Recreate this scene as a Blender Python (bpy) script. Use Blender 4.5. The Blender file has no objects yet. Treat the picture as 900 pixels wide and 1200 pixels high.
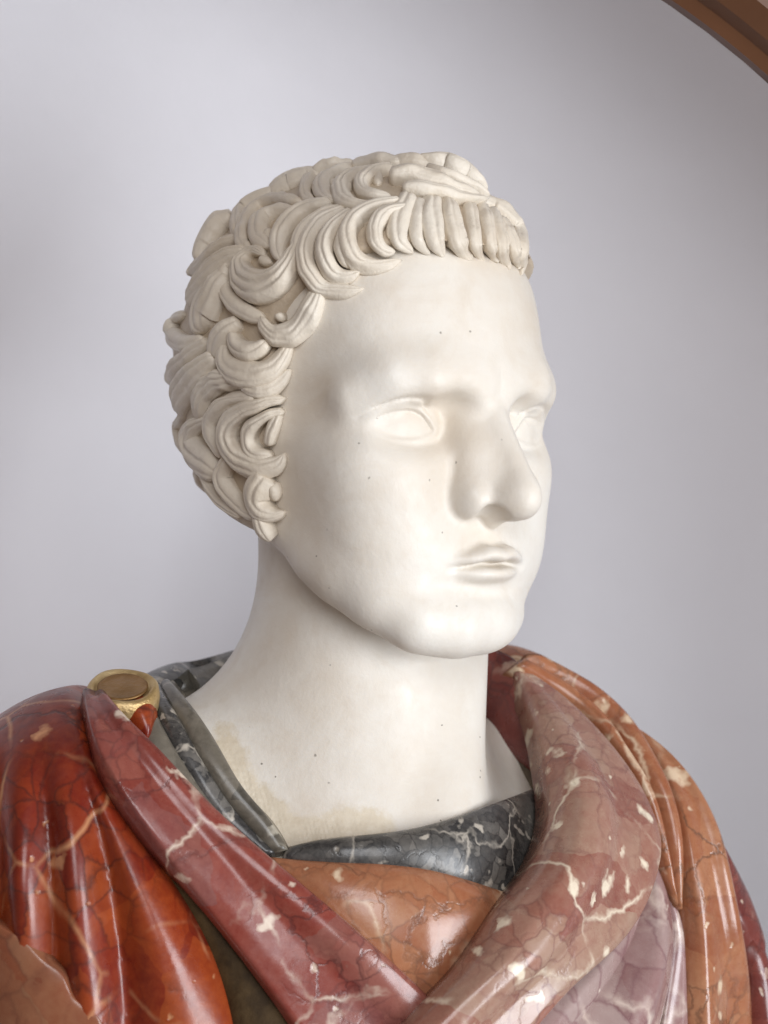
import bpy, math, random, time
import numpy as np
from mathutils import Vector, Matrix

T0 = time.time()
random.seed(7)
rng = np.random.default_rng(7)
SC = bpy.context.scene

# ------------------------------------------------------------------ camera, light, exposure
# working units are millimetres: X right, Y away from the camera, Z up, eye level of the bust at Z = 0
D_CAM, F_PX, CAM_Z = 850.0, 1912.0, -42.6
LIFT = 560.0                                   # eye level above the ledge the bust stands on


def W(p):
    """millimetres -> metres in the scene"""
    p = np.asarray(p, float)
    return (p + np.array([0, 0, LIFT])) * 0.001


cam_d = bpy.data.cameras.new('camera')
cam = bpy.data.objects.new('camera', cam_d)
SC.collection.objects.link(cam)
SC.camera = cam
cam.location = W([0, -D_CAM, CAM_Z])
cam.rotation_euler = (math.radians(90), 0, 0)
cam_d.sensor_fit = 'VERTICAL'
cam_d.sensor_height = 24.0
cam_d.lens = 24.0 * F_PX / 1200.0
cam_d.dof.use_dof = True
cam_d.dof.focus_distance = 0.795
cam_d.dof.aperture_fstop = 4.5
cam_d.clip_start, cam_d.clip_end = 0.05, 50

world = bpy.data.worlds.new('World')
SC.world = world
world.use_nodes = True
bg = world.node_tree.nodes['Background']
bg.inputs[0].default_value = (1.0, 0.80, 0.70, 1)
bg.inputs[1].default_value = 0.15


def area(name, loc, target, size, size_y, power, col):
    l = bpy.data.lights.new(name, 'AREA')
    l.shape = 'RECTANGLE'
    l.size, l.size_y = size, size_y
    l.energy = power
    l.color = col
    o = bpy.data.objects.new(name, l)
    SC.collection.objects.link(o)
    o.location = loc
    o.rotation_euler = (Vector(target) - Vector(loc)).to_track_quat('-Z', 'Y').to_euler()
    return o


HEAD_M = W([0, 0, -40])
area('window_light', (1.35, -1.05, 0.28), HEAD_M, 0.7, 1.0, 25.5, (0.91, 0.95, 1.0))
area('room_light', (0.25, -1.75, 1.08), HEAD_M, 0.9, 0.9, 16.5, (0.96, 0.97, 1.0))

SC.view_settings.view_transform = 'Standard'
SC.view_settings.look = 'None'
SC.view_settings.exposure = 0.06
SC.view_settings.gamma = 1.0
SC.cycles.use_denoising = True

# ------------------------------------------------------------------ small helpers


def px(x, y, depth=0.0):
    """photo pixel (900 x 1200) on the plane Y = depth -> millimetres"""
    k = (D_CAM + depth) / F_PX
    return np.array([(x - 450.0) * k, depth, CAM_Z - (y - 600.0) * k])


def spline(xk, yk):
    """natural cubic through the knots -> callable"""
    xk = np.asarray(xk, float)
    yk = np.asarray(yk, float)
    o = np.argsort(xk)
    xk, yk = xk[o], yk[o]
    n = len(xk)
    h = np.diff(xk)
    A = np.eye(n)
    r = np.zeros(n)
    for i in range(1, n - 1):
        A[i, i - 1], A[i, i], A[i, i + 1] = h[i - 1], 2 * (h[i - 1] + h[i]), h[i]
        r[i] = 6 * ((yk[i + 1] - yk[i]) / h[i] - (yk[i] - yk[i - 1]) / h[i - 1])
    m = np.linalg.solve(A, r)
    xs = np.linspace(xk[0], xk[-1], 600)
    i = np.clip(np.searchsorted(xk, xs) - 1, 0, n - 2)
    hh = h[i]
    a = (xk[i + 1] - xs) / hh
    b = (xs - xk[i]) / hh
    ys = a * yk[i] + b * yk[i + 1] + ((a ** 3 - a) * m[i] + (b ** 3 - b) * m[i + 1]) * hh ** 2 / 6
    return lambda x: np.interp(x, xs, ys)


def smin(a, b, k):
    h = np.maximum(k - np.abs(a - b), 0) / k
    return np.minimum(a, b) - h * h * k * 0.25


def smax(a, b, k):
    return -smin(-a, -b, k)


def ell(x, y, z, c, r):
    X, Y, Z = (x - c[0]) / r[0], (y - c[1]) / r[1], (z - c[2]) / r[2]
    k0 = np.sqrt(X * X + Y * Y + Z * Z) + 1e-6
    k1 = np.sqrt((X / r[0]) ** 2 + (Y / r[1]) ** 2 + (Z / r[2]) ** 2) + 1e-9
    return k0 * (k0 - 1) / k1


def cap(x, y, z, a, b, ra, rb):
    a = np.asarray(a, float)
    b = np.asarray(b, float)
    d = b - a
    t = np.clip(((x - a[0]) * d[0] + (y - a[1]) * d[1] + (z - a[2]) * d[2]) / (d @ d), 0, 1)
    return np.sqrt((x - a[0] - t * d[0]) ** 2 + (y - a[1] - t * d[1]) ** 2 + (z - a[2] - t * d[2]) ** 2) - (ra + (rb - ra) * t)


def chain(x, y, z, pts, k=4):
    """pts: (x, y, z, r)"""
    d = None
    for p, q in zip(pts[:-1], pts[1:]):
        c = cap(x, y, z, p[:3], q[:3], p[3], q[3])
        d = c if d is None else smin(d, c, k)
    return d


# ------------------------------------------------------------------ frames of head and body
YAW = math.radians(44.0)
HC, HS = math.cos(YAW), math.sin(YAW)
HEAD_O = np.array([-12.2, 0.0, 0.0])
BYAW = math.radians(25.0)
BC, BS = math.cos(BYAW), math.sin(BYAW)
BODY_O = np.array([-7.0, 12.0, 0.0])


def head2world(p):
    p = np.asarray(p, float)
    x, y, z = p[..., 0], p[..., 1], p[..., 2]
    return np.stack([HC * x + HS * y + HEAD_O[0], HS * x - HC * y + HEAD_O[1], z], -1)


def world2head(p):
    p = np.asarray(p, float)
    X, Y = p[..., 0] - HEAD_O[0], p[..., 1] - HEAD_O[1]
    return np.stack([HC * X + HS * Y, HS * X - HC * Y, p[..., 2]], -1)


def world2body(p):
    X, Y = p[..., 0] - BODY_O[0], p[..., 1] - BODY_O[1]
    return np.stack([BC * X + BS * Y, BS * X - BC * Y, p[..., 2]], -1)


# profile of the head by height: half width, front
_prof = np.array([
    (114, 40, 56), (100, 58, 74), (85, 67, 82), (64, 72, 88), (40, 75, 91), (28, 76, 93), (12, 75, 90), (0, 74, 86.5),
    (-14, 74, 86), (-28, 74, 87.5), (-45, 73, 88), (-60, 71, 88), (-75, 66.5, 86), (-88, 61.5, 83.5),
    (-100, 58, 85), (-108, 56, 85), (-116, 52, 83), (-124, 44, 77), (-140, 34, 66)], float)
_w, _f = spline(_prof[:, 0], _prof[:, 1]), spline(_prof[:, 0], _prof[:, 2])
_lid_u = spline([24, 28, 34, 42, 50, 56, 60, 66], [-7, -3, 4.2, 7.0, 5.2, 1.0, -2.6, -7])
_lid_l = spline([24, 28, 34, 42, 50, 56, 60, 66], [1, -3, -6.4, -7.6, -7.2, -5.2, -2.6, 1])
_nr = spline([30, 20, 10, 0, -10, -20, -34, -44, -60], [93, 94.5, 97.5, 102.5, 108.2, 114, 119, 118.5, 117])
_nx = spline([30, 14, 4, -8, -20, -34, -44, -60], [6, 5, 4, 3.5, 3.5, 4, 5, 5])
_FN = np.array([0.86, 0.51])                  # slope of the sides of the nose
_ml = spline([0, 6, 14, 22, 30], [-67.9, -67.3, -68.0, -68.7, -69.6])
_EN = np.array([0.32, 0.947])                 # outward direction of the eye in plan
_EC = np.array([40.6, 64.6])


def sdf_head(p):
    """p in head frame"""
    xs, y, z = p[..., 0], p[..., 1], p[..., 2]
    x = np.abs(xs)
    w, f = _w(z), _f(z)
    pw = 2.8
    rr = np.sqrt(x * x + y * y) + 1e-6
    yy = np.where(y > 0, y / f, y / 60.0)
    F = ((x / w) ** pw + np.abs(yy) ** pw) ** (1 / pw) + 1e-6
    d = (1 - 1 / F) * rr
    d = smax(d, z - 96, 30)
    jaw = (-65.5 - 0.635 * (y - 10) - z) * 0.84
    d = smax(d, jaw, 20)
    cran = ell(x, y, z, (0, -8, 30), (76, 99, 93))
    d = smin(d, cran, 22)
    # temples
    d = smax(d, -ell(x, y, z, (90.5, 54, 22), (13, 24, 22)), 24)
    # cheekbones and the fullness beside the mouth
    d = smin(d, ell(x, y, z, (48, 58, -22), (21, 19, 16)), 26)
    d = smin(d, ell(x, y, z, (39, 58, -58), (21, 17, 24)), 26)
    # brow
    d = smin(d, chain(x, y, z, [(9, 85, 15, 7.5), (36, 82.5, 19.5, 8), (50, 75.5, 18, 7.5), (64, 61, 12, 5.5)], 6), 16)
    # orbit
    d = smax(d, -ell(x, y, z, (43, 90, -2.5), (25, 16, 10.5)), 10)
    d = smax(d, -ell(x, y, z, (23, 93, 2), (8, 13.5, 9)), 12)
    # eye
    ex = (x - _EC[0]) * _EN[1] - (y - _EC[1]) * _EN[0]
    ey = (x - _EC[0]) * _EN[0] + (y - _EC[1]) * _EN[1]
    z0, z = z, z + 1.5
    ball = ell(ex, ey, z, (0, 0, -1.0), (24, 14.2, 17))
    lidu = smax(ell(ex, ey, z, (0, 0, 0), (25.3, 16.3, 18.2)), (_lid_u(28 + (x - 28) * 0.83) - z) * 0.8, 1.0)
    lidl = smax(ell(ex, ey, z, (0, 0, -0.5), (25.0, 15.9, 17.6)), (z - _lid_l(28 + (x - 28) * 0.83)) * 0.8, 1.0)
    d = smin(d, ball, 2.0)
    d = smin(d, smax(lidu, -(y - 40), 2), 1.6)
    d = smin(d, smax(lidl, -(y - 40), 2), 2.4)
    d = smin(d, chain(x, y, z, [(48, 75, 10.0, 3), (57, 68.8, 5.5, 2.8), (66, 55, -5, 2)], 3), 5)
    lu = _lid_u(28 + (x - 28) * 0.83)
    win = np.clip((x - 27) / 5, 0, 1) * np.clip((68 - x) / 8, 0, 1) * np.clip((y - 42) / 8, 0, 1)
    d = d + win * (1.1 * np.exp(-((z - np.maximum(lu, -2.0) - 5.2) / 1.1) ** 2) + 0.7 * np.exp(-((z - lu + 0.6) / 0.9) ** 2) * np.clip((62 - x) / 4, 0, 1))
    z = z0
    # nose
    yr, xr = _nr(z), _nx(z)
    fl = ((x - xr) * _FN[0] + (y - yr) * _FN[1])
    nose = smax(fl, y - yr, 5)
    nose = smax(nose, z - 30, 26)
    nose = smax(nose, -(z + 43.5) * 0.95, 8)
    nose = smax(nose, -(y - 55), 4)
    nose = smin(nose, ell(x, y, z, (0, 109, -35), (9.0, 10, 8.8)), 7)
    nose = smin(nose, chain(x, y, z, [(8, 82, 2, 7), (10, 87, -16, 8), (12, 90, -28, 8)], 8), 12)
    ala = ell(x, y, z, (17.6, 91.0, -36.5), (6.4, 11.5, 8.8))
    nose = smin(nose, ala, 5)
    nose = smin(nose, cap(x, y, z, (0, 110, -40), (0, 94, -44.5), 4.6, 5), 6)
    nose = smax(nose, -ell(x, y, z, (11.5, 102.5, -47.0), (6.0, 8.5, 7.5)), 3)
    d = smin(d, nose, 3.5)
    # mouth
    d = smin(d, ell(x, y, z, (0, 66, -66), (36, 24, 25)), 14)
    d = smax(d, -cap(x, y, z, (0, 101, -53), (0, 102, -61), 3.2, 3.6), 6)
    yb = y + 0.0155 * x * x
    zc = -63.9 + 1.5 * np.exp(-((x - 7.5) / 5.5) ** 2) - 0.004 * x * x
    up = ell(x, yb, z - zc, (0, 94.6, 0), (29, 7.2, 4.4))
    lo = ell(x, yb, z + 73.4 - 0.0045 * x * x, (0, 91.8, 0), (24.5, 7.8, 5.7))
    d = smin(d, smin(up, lo, 0.8), 3)
    d = smax(d, -ell(x, y, z, (0, 97, -83.5), (26, 10, 5)), 12)
    gl = np.exp(-((z - _ml(x)) / 1.8) ** 2) * np.clip((29.5 - x) / 7, 0, 1) * np.clip((y - 60) / 10, 0, 1)
    d = d + 1.2 * gl
    d = smin(d, chain(x, y, z, [(56, 32, -66, 10), (53, 42, -71, 11), (45, 60, -83, 11), (34, 74, -94.5, 11), (14, 80, -97, 10)], 8) + 11 / (1 + np.exp(-xs / 6)), 14)
    # chin
    d = smin(d, ell(x, y, z, (0, 75, -96), (27, 16.5, 13.5)), 16)
    return d


def sdf_torso(p):
    """p in world mm"""
    b = world2body(p)
    x, y, z = b[..., 0], b[..., 1], b[..., 2]
    d = ell(x, y, z, (0, -4, -345), (205, 112, 172))
    ax = np.abs(x)
    far = 1 / (1 + np.exp(-x / 15))
    d = smin(d, ell(ax + 10 * far, y, z + 16 * far - 14 * (1 - far), (152, -8, -232), (66, 66, 74)), 50)
    d = smin(d, cap(ax, y, z, (20, -14, -150) , (140, -16, -196), 34, 36) + 24 / (1 + np.exp(-x / 12)), 40)
    return d


def sdf_neck(p):
    X, Y, z = p[..., 0], p[..., 1], p[..., 2]
    t = np.clip((-60 - z) / 120.0, -0.4, 1.4)
    cx, cy = -11.5 + 1.0 * t, 8.0 - 4 * t
    r = 54.5 + 0.5 * t
    return np.sqrt((X - cx) ** 2 + ((Y - cy) / 1.06) ** 2) - r


def neck_blend(b):
    """the neck flares less towards the far shoulder"""
    return 62 - 17 / (1 + np.exp(-(b[..., 0] - 0.9 * b[..., 1] + 10) / 12))


def sdf_body(p):
    """neck and torso as the white stone shows them"""
    return smin(smax(sdf_neck(p), p[..., 2] + 60, 20), sdf_torso(p) + 2.0, neck_blend(world2body(p)))


def sdf_white(ph):
    """head, neck and upper chest, head frame"""
    pw = head2world(ph)
    d = sdf_head(ph)
    neck = smax(sdf_neck(pw), pw[..., 2] + 30, 20)
    body = sdf_torso(pw) + 2.0
    # throat muscles and the hollow between the collar bones
    b = world2body(pw)
    nb = smin(neck, body, neck_blend(b))
    scm = cap(b[..., 0], b[..., 1], b[..., 2], (52, 10, -95), (10, 66, -200), 11, 7)
    nb = smin(nb, scm, 26)
    nb = smax(nb, -ell(b[..., 0], b[..., 1], b[..., 2], (30, 86, -196), (7, 9, 14)), 12)
    return smin(d, nb, 7)


_hb = spline([-80, -60, -20, 10, 33, 55, 68, 78, 84], [4, 15, 16, 20, 25, 31, 44, 62, 84])


def sdf_hair(ph):
    """scalp under the locks"""
    x, y, z = np.abs(ph[..., 0]), ph[..., 1], ph[..., 2]
    d = sdf_head(ph) - 4.0
    d = smin(d, ell(x, y, z, (0, -6, 33), (80, 106, 99)), 10)
    d = smin(d, ell(x, y, z, (0, 40, 75), (61, 47, 48)), 16)
    lim = np.where(z > 84, 400.0, _hb(z))
    d = smax(d, (y - lim) * 0.6, 5)
    return smax(d, -(z + 55 + 0.25 * (y - 10)), 6)


# ------------------------------------------------------------------ implicit surface -> mesh


def mesh_sdf(fn, lo, hi, h, coarse=5):
    lo = np.asarray(lo, float)
    n = (np.ceil((np.asarray(hi, float) - lo) / (h * coarse)).astype(int)) * coarse + 1
    nc = (n - 1) // coarse + 1
    H = h * coarse

    def ax(k, m, s):
        return lo[k] + np.arange(m) * s
    gx, gy, gz = np.meshgrid(ax(0, nc[0], H), ax(1, nc[1], H), ax(2, nc[2], H), indexing='ij')
    dc = fn(np.stack([gx, gy, gz], -1))
    near = np.abs(dc) < H * 1.9
    V = np.repeat(np.repeat(np.repeat(dc, coarse, 0), coarse, 1), coarse, 2)
    M = np.repeat(np.repeat(np.repeat(near, coarse, 0), coarse, 1), coarse, 2)
    o = coarse // 2
    V = V[o:o + n[0], o:o + n[1], o:o + n[2]]
    M = M[o:o + n[0], o:o + n[1], o:o + n[2]]
    n = np.array(V.shape)
    V = V.astype(np.float32).copy()
    idx = np.argwhere(M)
    pts = lo + idx * h
    out = np.empty(len(pts), np.float32)
    for s in range(0, len(pts), 400000):
        out[s:s + 400000] = fn(pts[s:s + 400000])
    V[M] = out
    S = V < 0
    c = sum(S[i:n[0] - 1 + i, j:n[1] - 1 + j, k:n[2] - 1 + k].astype(np.int8) for i in (0, 1) for j in (0, 1) for k in (0, 1))
    act = (c > 0) & (c < 8)
    ids = np.full(act.shape, -1, np.int64)
    ai = np.argwhere(act)
    ids[act] = np.arange(len(ai))
    P = lo + (ai + 0.5) * h
    faces = []
    for a, (b, c2) in ((0, (1, 2)), (1, (2, 0)), (2, (0, 1))):
        sl0 = [slice(None)] * 3
        sl1 = [slice(None)] * 3
        sl0[a], sl1[a] = slice(0, n[a] - 1), slice(1, n[a])
        s0, s1 = S[tuple(sl0)], S[tuple(sl1)]
        for flip in (False, True):
            e = np.argwhere((s0 & ~s1) if not flip else (~s0 & s1))
            e = e[(e[:, b] > 0) & (e[:, c2] > 0) & (e[:, b] < n[b] - 1) & (e[:, c2] < n[c2] - 1)]
            q = []
            for (u, v) in ((-1, -1), (0, -1), (0, 0), (-1, 0)):
                ee = e.copy()
                ee[:, b] += u
                ee[:, c2] += v
                q.append(ids[ee[:, 0], ee[:, 1], ee[:, 2]])
            q = np.stack(q, 1)
            q = q[(q >= 0).all(1)]
            faces.append(q[:, ::-1] if flip else q)
    F = np.concatenate(faces)
    # relax, then pull onto the exact surface
    for it in range(4):
        d = fn(P)
        g = np.stack([fn(P + np.eye(3)[k] * 0.35) - d for k in range(3)], -1) / 0.35
        gn = (g * g).sum(-1, keepdims=True) + 1e-3
        step = np.clip(d[:, None] / gn, -h, h)
        P = P - g * step
        if it < 2:
            acc = np.zeros_like(P)
            cnt = np.zeros(len(P))
            for i in range(4):
                j = (i + 1) % 4
                np.add.at(acc, F[:, i], P[F[:, j]])
                np.add.at(acc, F[:, j], P[F[:, i]])
                np.add.at(cnt, F[:, i], 1)
                np.add.at(cnt, F[:, j], 1)
            P = 0.5 * P + 0.5 * acc / np.maximum(cnt, 1)[:, None]
    return P, F


COL = SC.collection


def add_mesh(name, P, F, mat, parent=None, smooth=True):
    """P in metres"""
    me = bpy.data.meshes.new(name)
    P = np.asarray(P, np.float32)
    F = np.asarray(F)
    me.vertices.add(len(P))
    me.vertices.foreach_set('co', P.ravel())
    nl = F.shape[1]
    me.loops.add(F.size)
    me.loops.foreach_set('vertex_index', F.ravel().astype(np.int32))
    me.polygons.add(len(F))
    me.polygons.foreach_set('loop_start', np.arange(0, F.size, nl, dtype=np.int32))
    me.polygons.foreach_set('loop_total', np.full(len(F), nl, np.int32))
    me.polygons.foreach_set('use_smooth', np.full(len(F), smooth, bool))
    me.update(calc_edges=True)
    me.validate()
    if mat:
        me.materials.append(mat)
    o = bpy.data.objects.new(name, me)
    COL.objects.link(o)
    if parent:
        o.parent = parent
        o.matrix_parent_inverse = parent.matrix_world.inverted()
    return o


def tag(o, label=None, cat=None, group=None, kind=None):
    for k, v in (('label', label), ('category', cat), ('group', group), ('kind', kind)):
        if v:
            o[k] = v
    return o


# ------------------------------------------------------------------ materials (all procedural)
class NT:
    def __init__(self, name):
        self.m = bpy.data.materials.new(name)
        self.m.use_nodes = True
        self.t = self.m.node_tree
        self.b = self.t.nodes['Principled BSDF']
        self.co = self.t.nodes.new('ShaderNodeTexCoord').outputs['Object']

    def n(self, kind, **kw):
        x = self.t.nodes.new('ShaderNode' + kind)
        for k, v in kw.items():
            setattr(x, k, v)
        return x

    def put(self, sock, v):
        if hasattr(v, 'is_linked'):
            self.t.links.new(v, sock)
        elif isinstance(v, (tuple, list)) and len(v) == 3 and sock.type == 'RGBA':
            sock.default_value = (*v, 1)
        else:
            sock.default_value = v

    def noise(self, scale, detail=4, rough=0.55, vec=None, dist=0.0, col=False):
        x = self.n('TexNoise')
        self.put(x.inputs['Vector'], vec or self.co)
        x.inputs['Scale'].default_value = scale
        x.inputs['Detail'].default_value = detail
        x.inputs['Roughness'].default_value = rough
        x.inputs['Distortion'].default_value = dist
        return x.outputs['Color' if col else 'Fac']

    def voro(self, scale, feature='F1', vec=None, rnd=1.0):
        x = self.n('TexVoronoi', feature=feature)
        self.put(x.inputs['Vector'], vec or self.co)
        x.inputs['Scale'].default_value = scale
        x.inputs['Randomness'].default_value = rnd
        return x

    def ramp(self, f, stops, mode='LINEAR'):
        x = self.n('ValToRGB')
        x.color_ramp.interpolation = mode
        e = x.color_ramp.elements
        while len(e) < len(stops):
            e.new(0.5)
        for k, (p, c) in enumerate(stops):
            e[k].position = p
            e[k].color = (*c, 1) if isinstance(c, tuple) else (c, c, c, 1)
        self.put(x.inputs[0], f)
        return x.outputs[0]

    def mix(self, f, a, b, mode='MIX'):
        x = self.n('Mix', data_type='RGBA', blend_type=mode)
        self.put(x.inputs[0], f)
        self.put(x.inputs[6], a)
        self.put(x.inputs[7], b)
        return x.outputs[2]

    def math(self, op, a, b=0.0):
        x = self.n('Math', operation=op)
        self.put(x.inputs[0], a)
        self.put(x.inputs[1], b)
        return x.outputs[0]

    def warp(self, amount, scale, detail=3):
        c = self.noise(scale, detail, col=True)
        v = self.n('VectorMath', operation='MULTIPLY_ADD')
        self.put(v.inputs[0], c)
        v.inputs[1].default_value = (amount,) * 3
        self.put(v.inputs[2], self.co)
        return v.outputs[0]

    def bump(self, h, strength, dist=0.001):
        x = self.n('Bump')
        x.inputs['Strength'].default_value = strength
        x.inputs['Distance'].default_value = dist
        self.put(x.inputs['Height'], h)
        self.put(self.b.inputs['Normal'], x.outputs[0])

    def done(self, **kw):
        for k, v in kw.items():
            self.put(self.b.inputs[k.replace('_', ' ')], v)
        return self.m


def white_marble(name, base, stain, amount, specks=True, grain=0.25, sss=0.10, filler=False):
    t = NT(name)
    big = t.noise(9, 5, 0.6)
    fine = t.noise(70, 6, 0.65)
    c = t.mix(t.ramp(big, [(0.42, 0.0), (0.72, amount)]), base, stain)
    c = t.mix(t.ramp(fine, [(0.35, 0.0), (0.75, 0.20)]), c, stain)
    c = t.mix(t.ramp(t.noise(24, 6, 0.7, dist=1.2), [(0.50, 0.0), (0.72, 0.35)]), c, stain)
    if specks:
        w = t.warp(0.01, 60)
        v = t.voro(150, vec=w)
        dot = t.ramp(v.outputs['Distance'], [(0.06, 1.0), (0.11, 0.0)])
        sp = t.n('SeparateColor')
        t.put(sp.inputs[0], v.outputs['Color'])
        sel = t.math('GREATER_THAN', sp.outputs[0], 0.78)
        zone = t.ramp(t.noise(14, 2), [(0.47, 0.0), (0.54, 1.0)])
        f = t.math('MULTIPLY', t.math('MULTIPLY', dot, sel), zone)
        c = t.mix(t.math('MULTIPLY', f, 0.8), c, (0.10, 0.085, 0.06))
    if filler:
        at = t.n('Attribute', attribute_name='filler')
        f = t.math('ADD', at.outputs['Fac'], t.math('MULTIPLY', t.math('SUBTRACT', t.noise(60, 6, 0.7), 0.5), 1.3))
        c = t.mix(t.ramp(f, [(0.26, 0.0), (0.48, 0.9)]), c, t.mix(t.noise(150, 4, 0.7), (0.50, 0.40, 0.27), (0.78, 0.70, 0.56)))
    t.bump(t.math('ADD', t.noise(160, 5, 0.7), t.math('MULTIPLY', t.noise(25, 3), 1.5)), grain, 0.0012)
    return t.done(Base_Color=c, Roughness=t.ramp(fine, [(0.3, 0.38), (0.8, 0.6)]), Subsurface_Weight=sss,
                  Subsurface_Radius=(1.0, 0.85, 0.65), Subsurface_Scale=0.0025)


DEEP = 0.62


def breccia(name, palette, scale, vein, pale, pale_amt=0.12, vein_amt=0.6, rough=0.2, stretch=1.0, nod=0.6, coat=0.15, straight=False, deep=None):
    """polished coloured stone: angular patches, dark hair veins, pale shards"""
    t = NT(name)
    w = t.warp(0.035, 22, 4)
    sv = t.n('VectorMath', operation='MULTIPLY')
    t.put(sv.inputs[0], w)
    sv.inputs[1].default_value = (1.0, 1.0, stretch)
    w = sv.outputs[0]
    cell = t.voro(scale, vec=w)
    sp = t.n('SeparateColor')
    t.put(sp.inputs[0], cell.outputs['Color'])
    cloud = t.noise(scale * 0.5, 6, 0.62, vec=w, dist=0.6)
    f = t.math('ADD', t.math('MULTIPLY', sp.outputs[0], 0.42), t.math('MULTIPLY', cloud, 0.62))
    palette = [tuple(v * (deep or DEEP) for v in p) for p in palette]
    n = len(palette)
    c = t.ramp(f, [(0.22 + 0.56 * k / (n - 1), p) for k, p in enumerate(palette)])
    fine = t.noise(scale * 9, 5, 0.7)
    c = t.mix(0.35, c, t.mix(t.ramp(fine, [(0.3, 0.0), (0.7, 1.0)]), palette[0], palette[-1]))
    # dark hair veins
    e = t.voro(scale * 1.3, 'DISTANCE_TO_EDGE', vec=t.warp(0.05, 30, 5))
    vm = t.math('MULTIPLY', t.ramp(e.outputs['Distance'], [(0.0, 1.0), (0.05, 0.0)]), t.ramp(t.noise(scale * 0.7, 3), [(0.40, 0.0), (0.62, vein_amt)]))
    c = t.mix(vm, c, vein)
    # nodules with their own tint and dark outlines, in patches
    zone = t.ramp(t.noise(scale * 0.45 + 2, 3), [(0.42, 0.0), (0.60, 1.0)])
    wn = t.warp(0.012, 60, 4)
    e3 = t.voro(scale * 3.2, 'DISTANCE_TO_EDGE', vec=wn)
    k3 = t.voro(scale * 3.2, vec=wn)
    s4 = t.n('SeparateColor')
    t.put(s4.inputs[0], k3.outputs['Color'])
    c = t.mix(t.math('MULTIPLY', zone, 0.45), c, t.ramp(s4.outputs[2], [(0.2 + 0.6 * k / (n - 1), p) for k, p in enumerate(palette)]))
    c = t.mix(t.math('MULTIPLY', t.math('MULTIPLY', zone, nod), t.ramp(e3.outputs['Distance'], [(0.0, 1.0), (0.07, 0.0)])), c, vein)
    # pale veins and shards
    e2 = t.voro(scale * (0.9 if straight else 0.55), 'DISTANCE_TO_EDGE', vec=t.warp(0.012 if straight else 0.06, 18, 5))
    pm = t.math('MULTIPLY', t.ramp(e2.outputs['Distance'], [(0.0, 1.0), (0.028, 0.0)]), t.ramp(t.noise(scale * 0.9 + 3, 4), [(0.45, 0.0), (0.62, 0.75)]))
    c = t.mix(pm, c, pale)
    sh = t.voro(scale * 3.6, vec=t.warp(0.03, 45, 4))
    s2 = t.n('SeparateColor')
    t.put(s2.inputs[0], sh.outputs['Color'])
    sm = t.math('MULTIPLY', t.math('GREATER_THAN', s2.outputs[1], 1.0 - pale_amt), t.ramp(sh.outputs['Distance'], [(0.28, 0.85), (0.5, 0.0)]))
    c = t.mix(sm, c, pale)
    # chips and scratches in the polish
    ch = t.voro(190, vec=t.warp(0.01, 80))
    s3 = t.n('SeparateColor')
    t.put(s3.inputs[0], ch.outputs['Color'])
    cm = t.math('MULTIPLY', t.math('GREATER_THAN', s3.outputs[0], 0.975), t.ramp(ch.outputs['Distance'], [(0.15, 1.0), (0.35, 0.0)]))
    c = t.mix(t.math('MULTIPLY', cm, 0.7), c, pale)
    h = t.math('SUBTRACT', t.math('MULTIPLY', t.noise(30, 3), 0.8), t.math('ADD', t.math('MULTIPLY', vm, 0.5), cm))
    h = t.math('ADD', h, t.math('MULTIPLY', t.noise(110, 4, 0.7), 0.35))
    t.bump(h, 0.26, 0.0014)
    r = t.ramp(t.noise(45, 5, 0.7), [(0.35, rough), (0.55, rough + 0.10), (0.72, rough + 0.36)])
    return t.done(Base_Color=c, Roughness=r, Coat_Weight=coat, Coat_Roughness=0.14)


def plain(name, col, col2, scale, rough=0.6, metal=0.0, bump=0.2, dist=0.002, detail=5):
    t = NT(name)
    f = t.noise(scale, detail, 0.62)
    c = t.mix(t.ramp(f, [(0.32, 0.0), (0.7, 1.0)]), col, col2)
    t.bump(t.noise(scale * 3, 5, 0.65), bump, dist)
    return t.done(Base_Color=c, Roughness=rough, Metallic=metal)


marble = white_marble('white_marble', (0.775, 0.74, 0.675), (0.60, 0.50, 0.385), 0.65, filler=True)
hair_marble = white_marble('hair_marble', (0.755, 0.695, 0.60), (0.56, 0.46, 0.34), 0.6, False, 0.7, 0.05)
hair_shaded = white_marble('hair_shaded_marble', (0.58, 0.49, 0.38), (0.44, 0.34, 0.23), 0.6, False, 0.9, 0.03)  # darker brown base: recess shade between the locks put into the colour
red_stone = breccia('red_jasper', [(0.12, 0.008, 0.006), (0.24, 0.018, 0.009), (0.36, 0.042, 0.011), (0.50, 0.11, 0.025)], 19, (0.04, 0.010, 0.009), (0.60, 0.30, 0.15), 0.03, 0.85, 0.24, 0.8, coat=0.08, straight=True, deep=0.74)
band_stone = breccia('red_purple_breccia', [(0.22, 0.030, 0.022), (0.42, 0.075, 0.05), (0.36, 0.12, 0.11), (0.50, 0.19, 0.14)], 26, (0.07, 0.02, 0.02), (0.72, 0.60, 0.48), 0.05, 0.7, 0.18)
pink_stone = breccia('pink_breccia', [(0.34, 0.10, 0.075), (0.50, 0.20, 0.14), (0.58, 0.30, 0.22), (0.62, 0.42, 0.30)], 24, (0.16, 0.06, 0.05), (0.82, 0.72, 0.56), 0.2, 0.6, 0.19, 1.6)
mauve_stone = breccia('mauve_marble', [(0.30, 0.13, 0.13), (0.45, 0.24, 0.23), (0.56, 0.36, 0.34), (0.66, 0.50, 0.46)], 15, (0.18, 0.08, 0.09), (0.80, 0.68, 0.58), 0.04, 0.4, 0.18, 0.6)
orange_stone = breccia('orange_marble', [(0.38, 0.10, 0.045), (0.54, 0.19, 0.085), (0.64, 0.27, 0.13), (0.68, 0.36, 0.20)], 22, (0.13, 0.06, 0.035), (0.76, 0.60, 0.42), 0.05, 0.9, 0.18)
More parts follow.
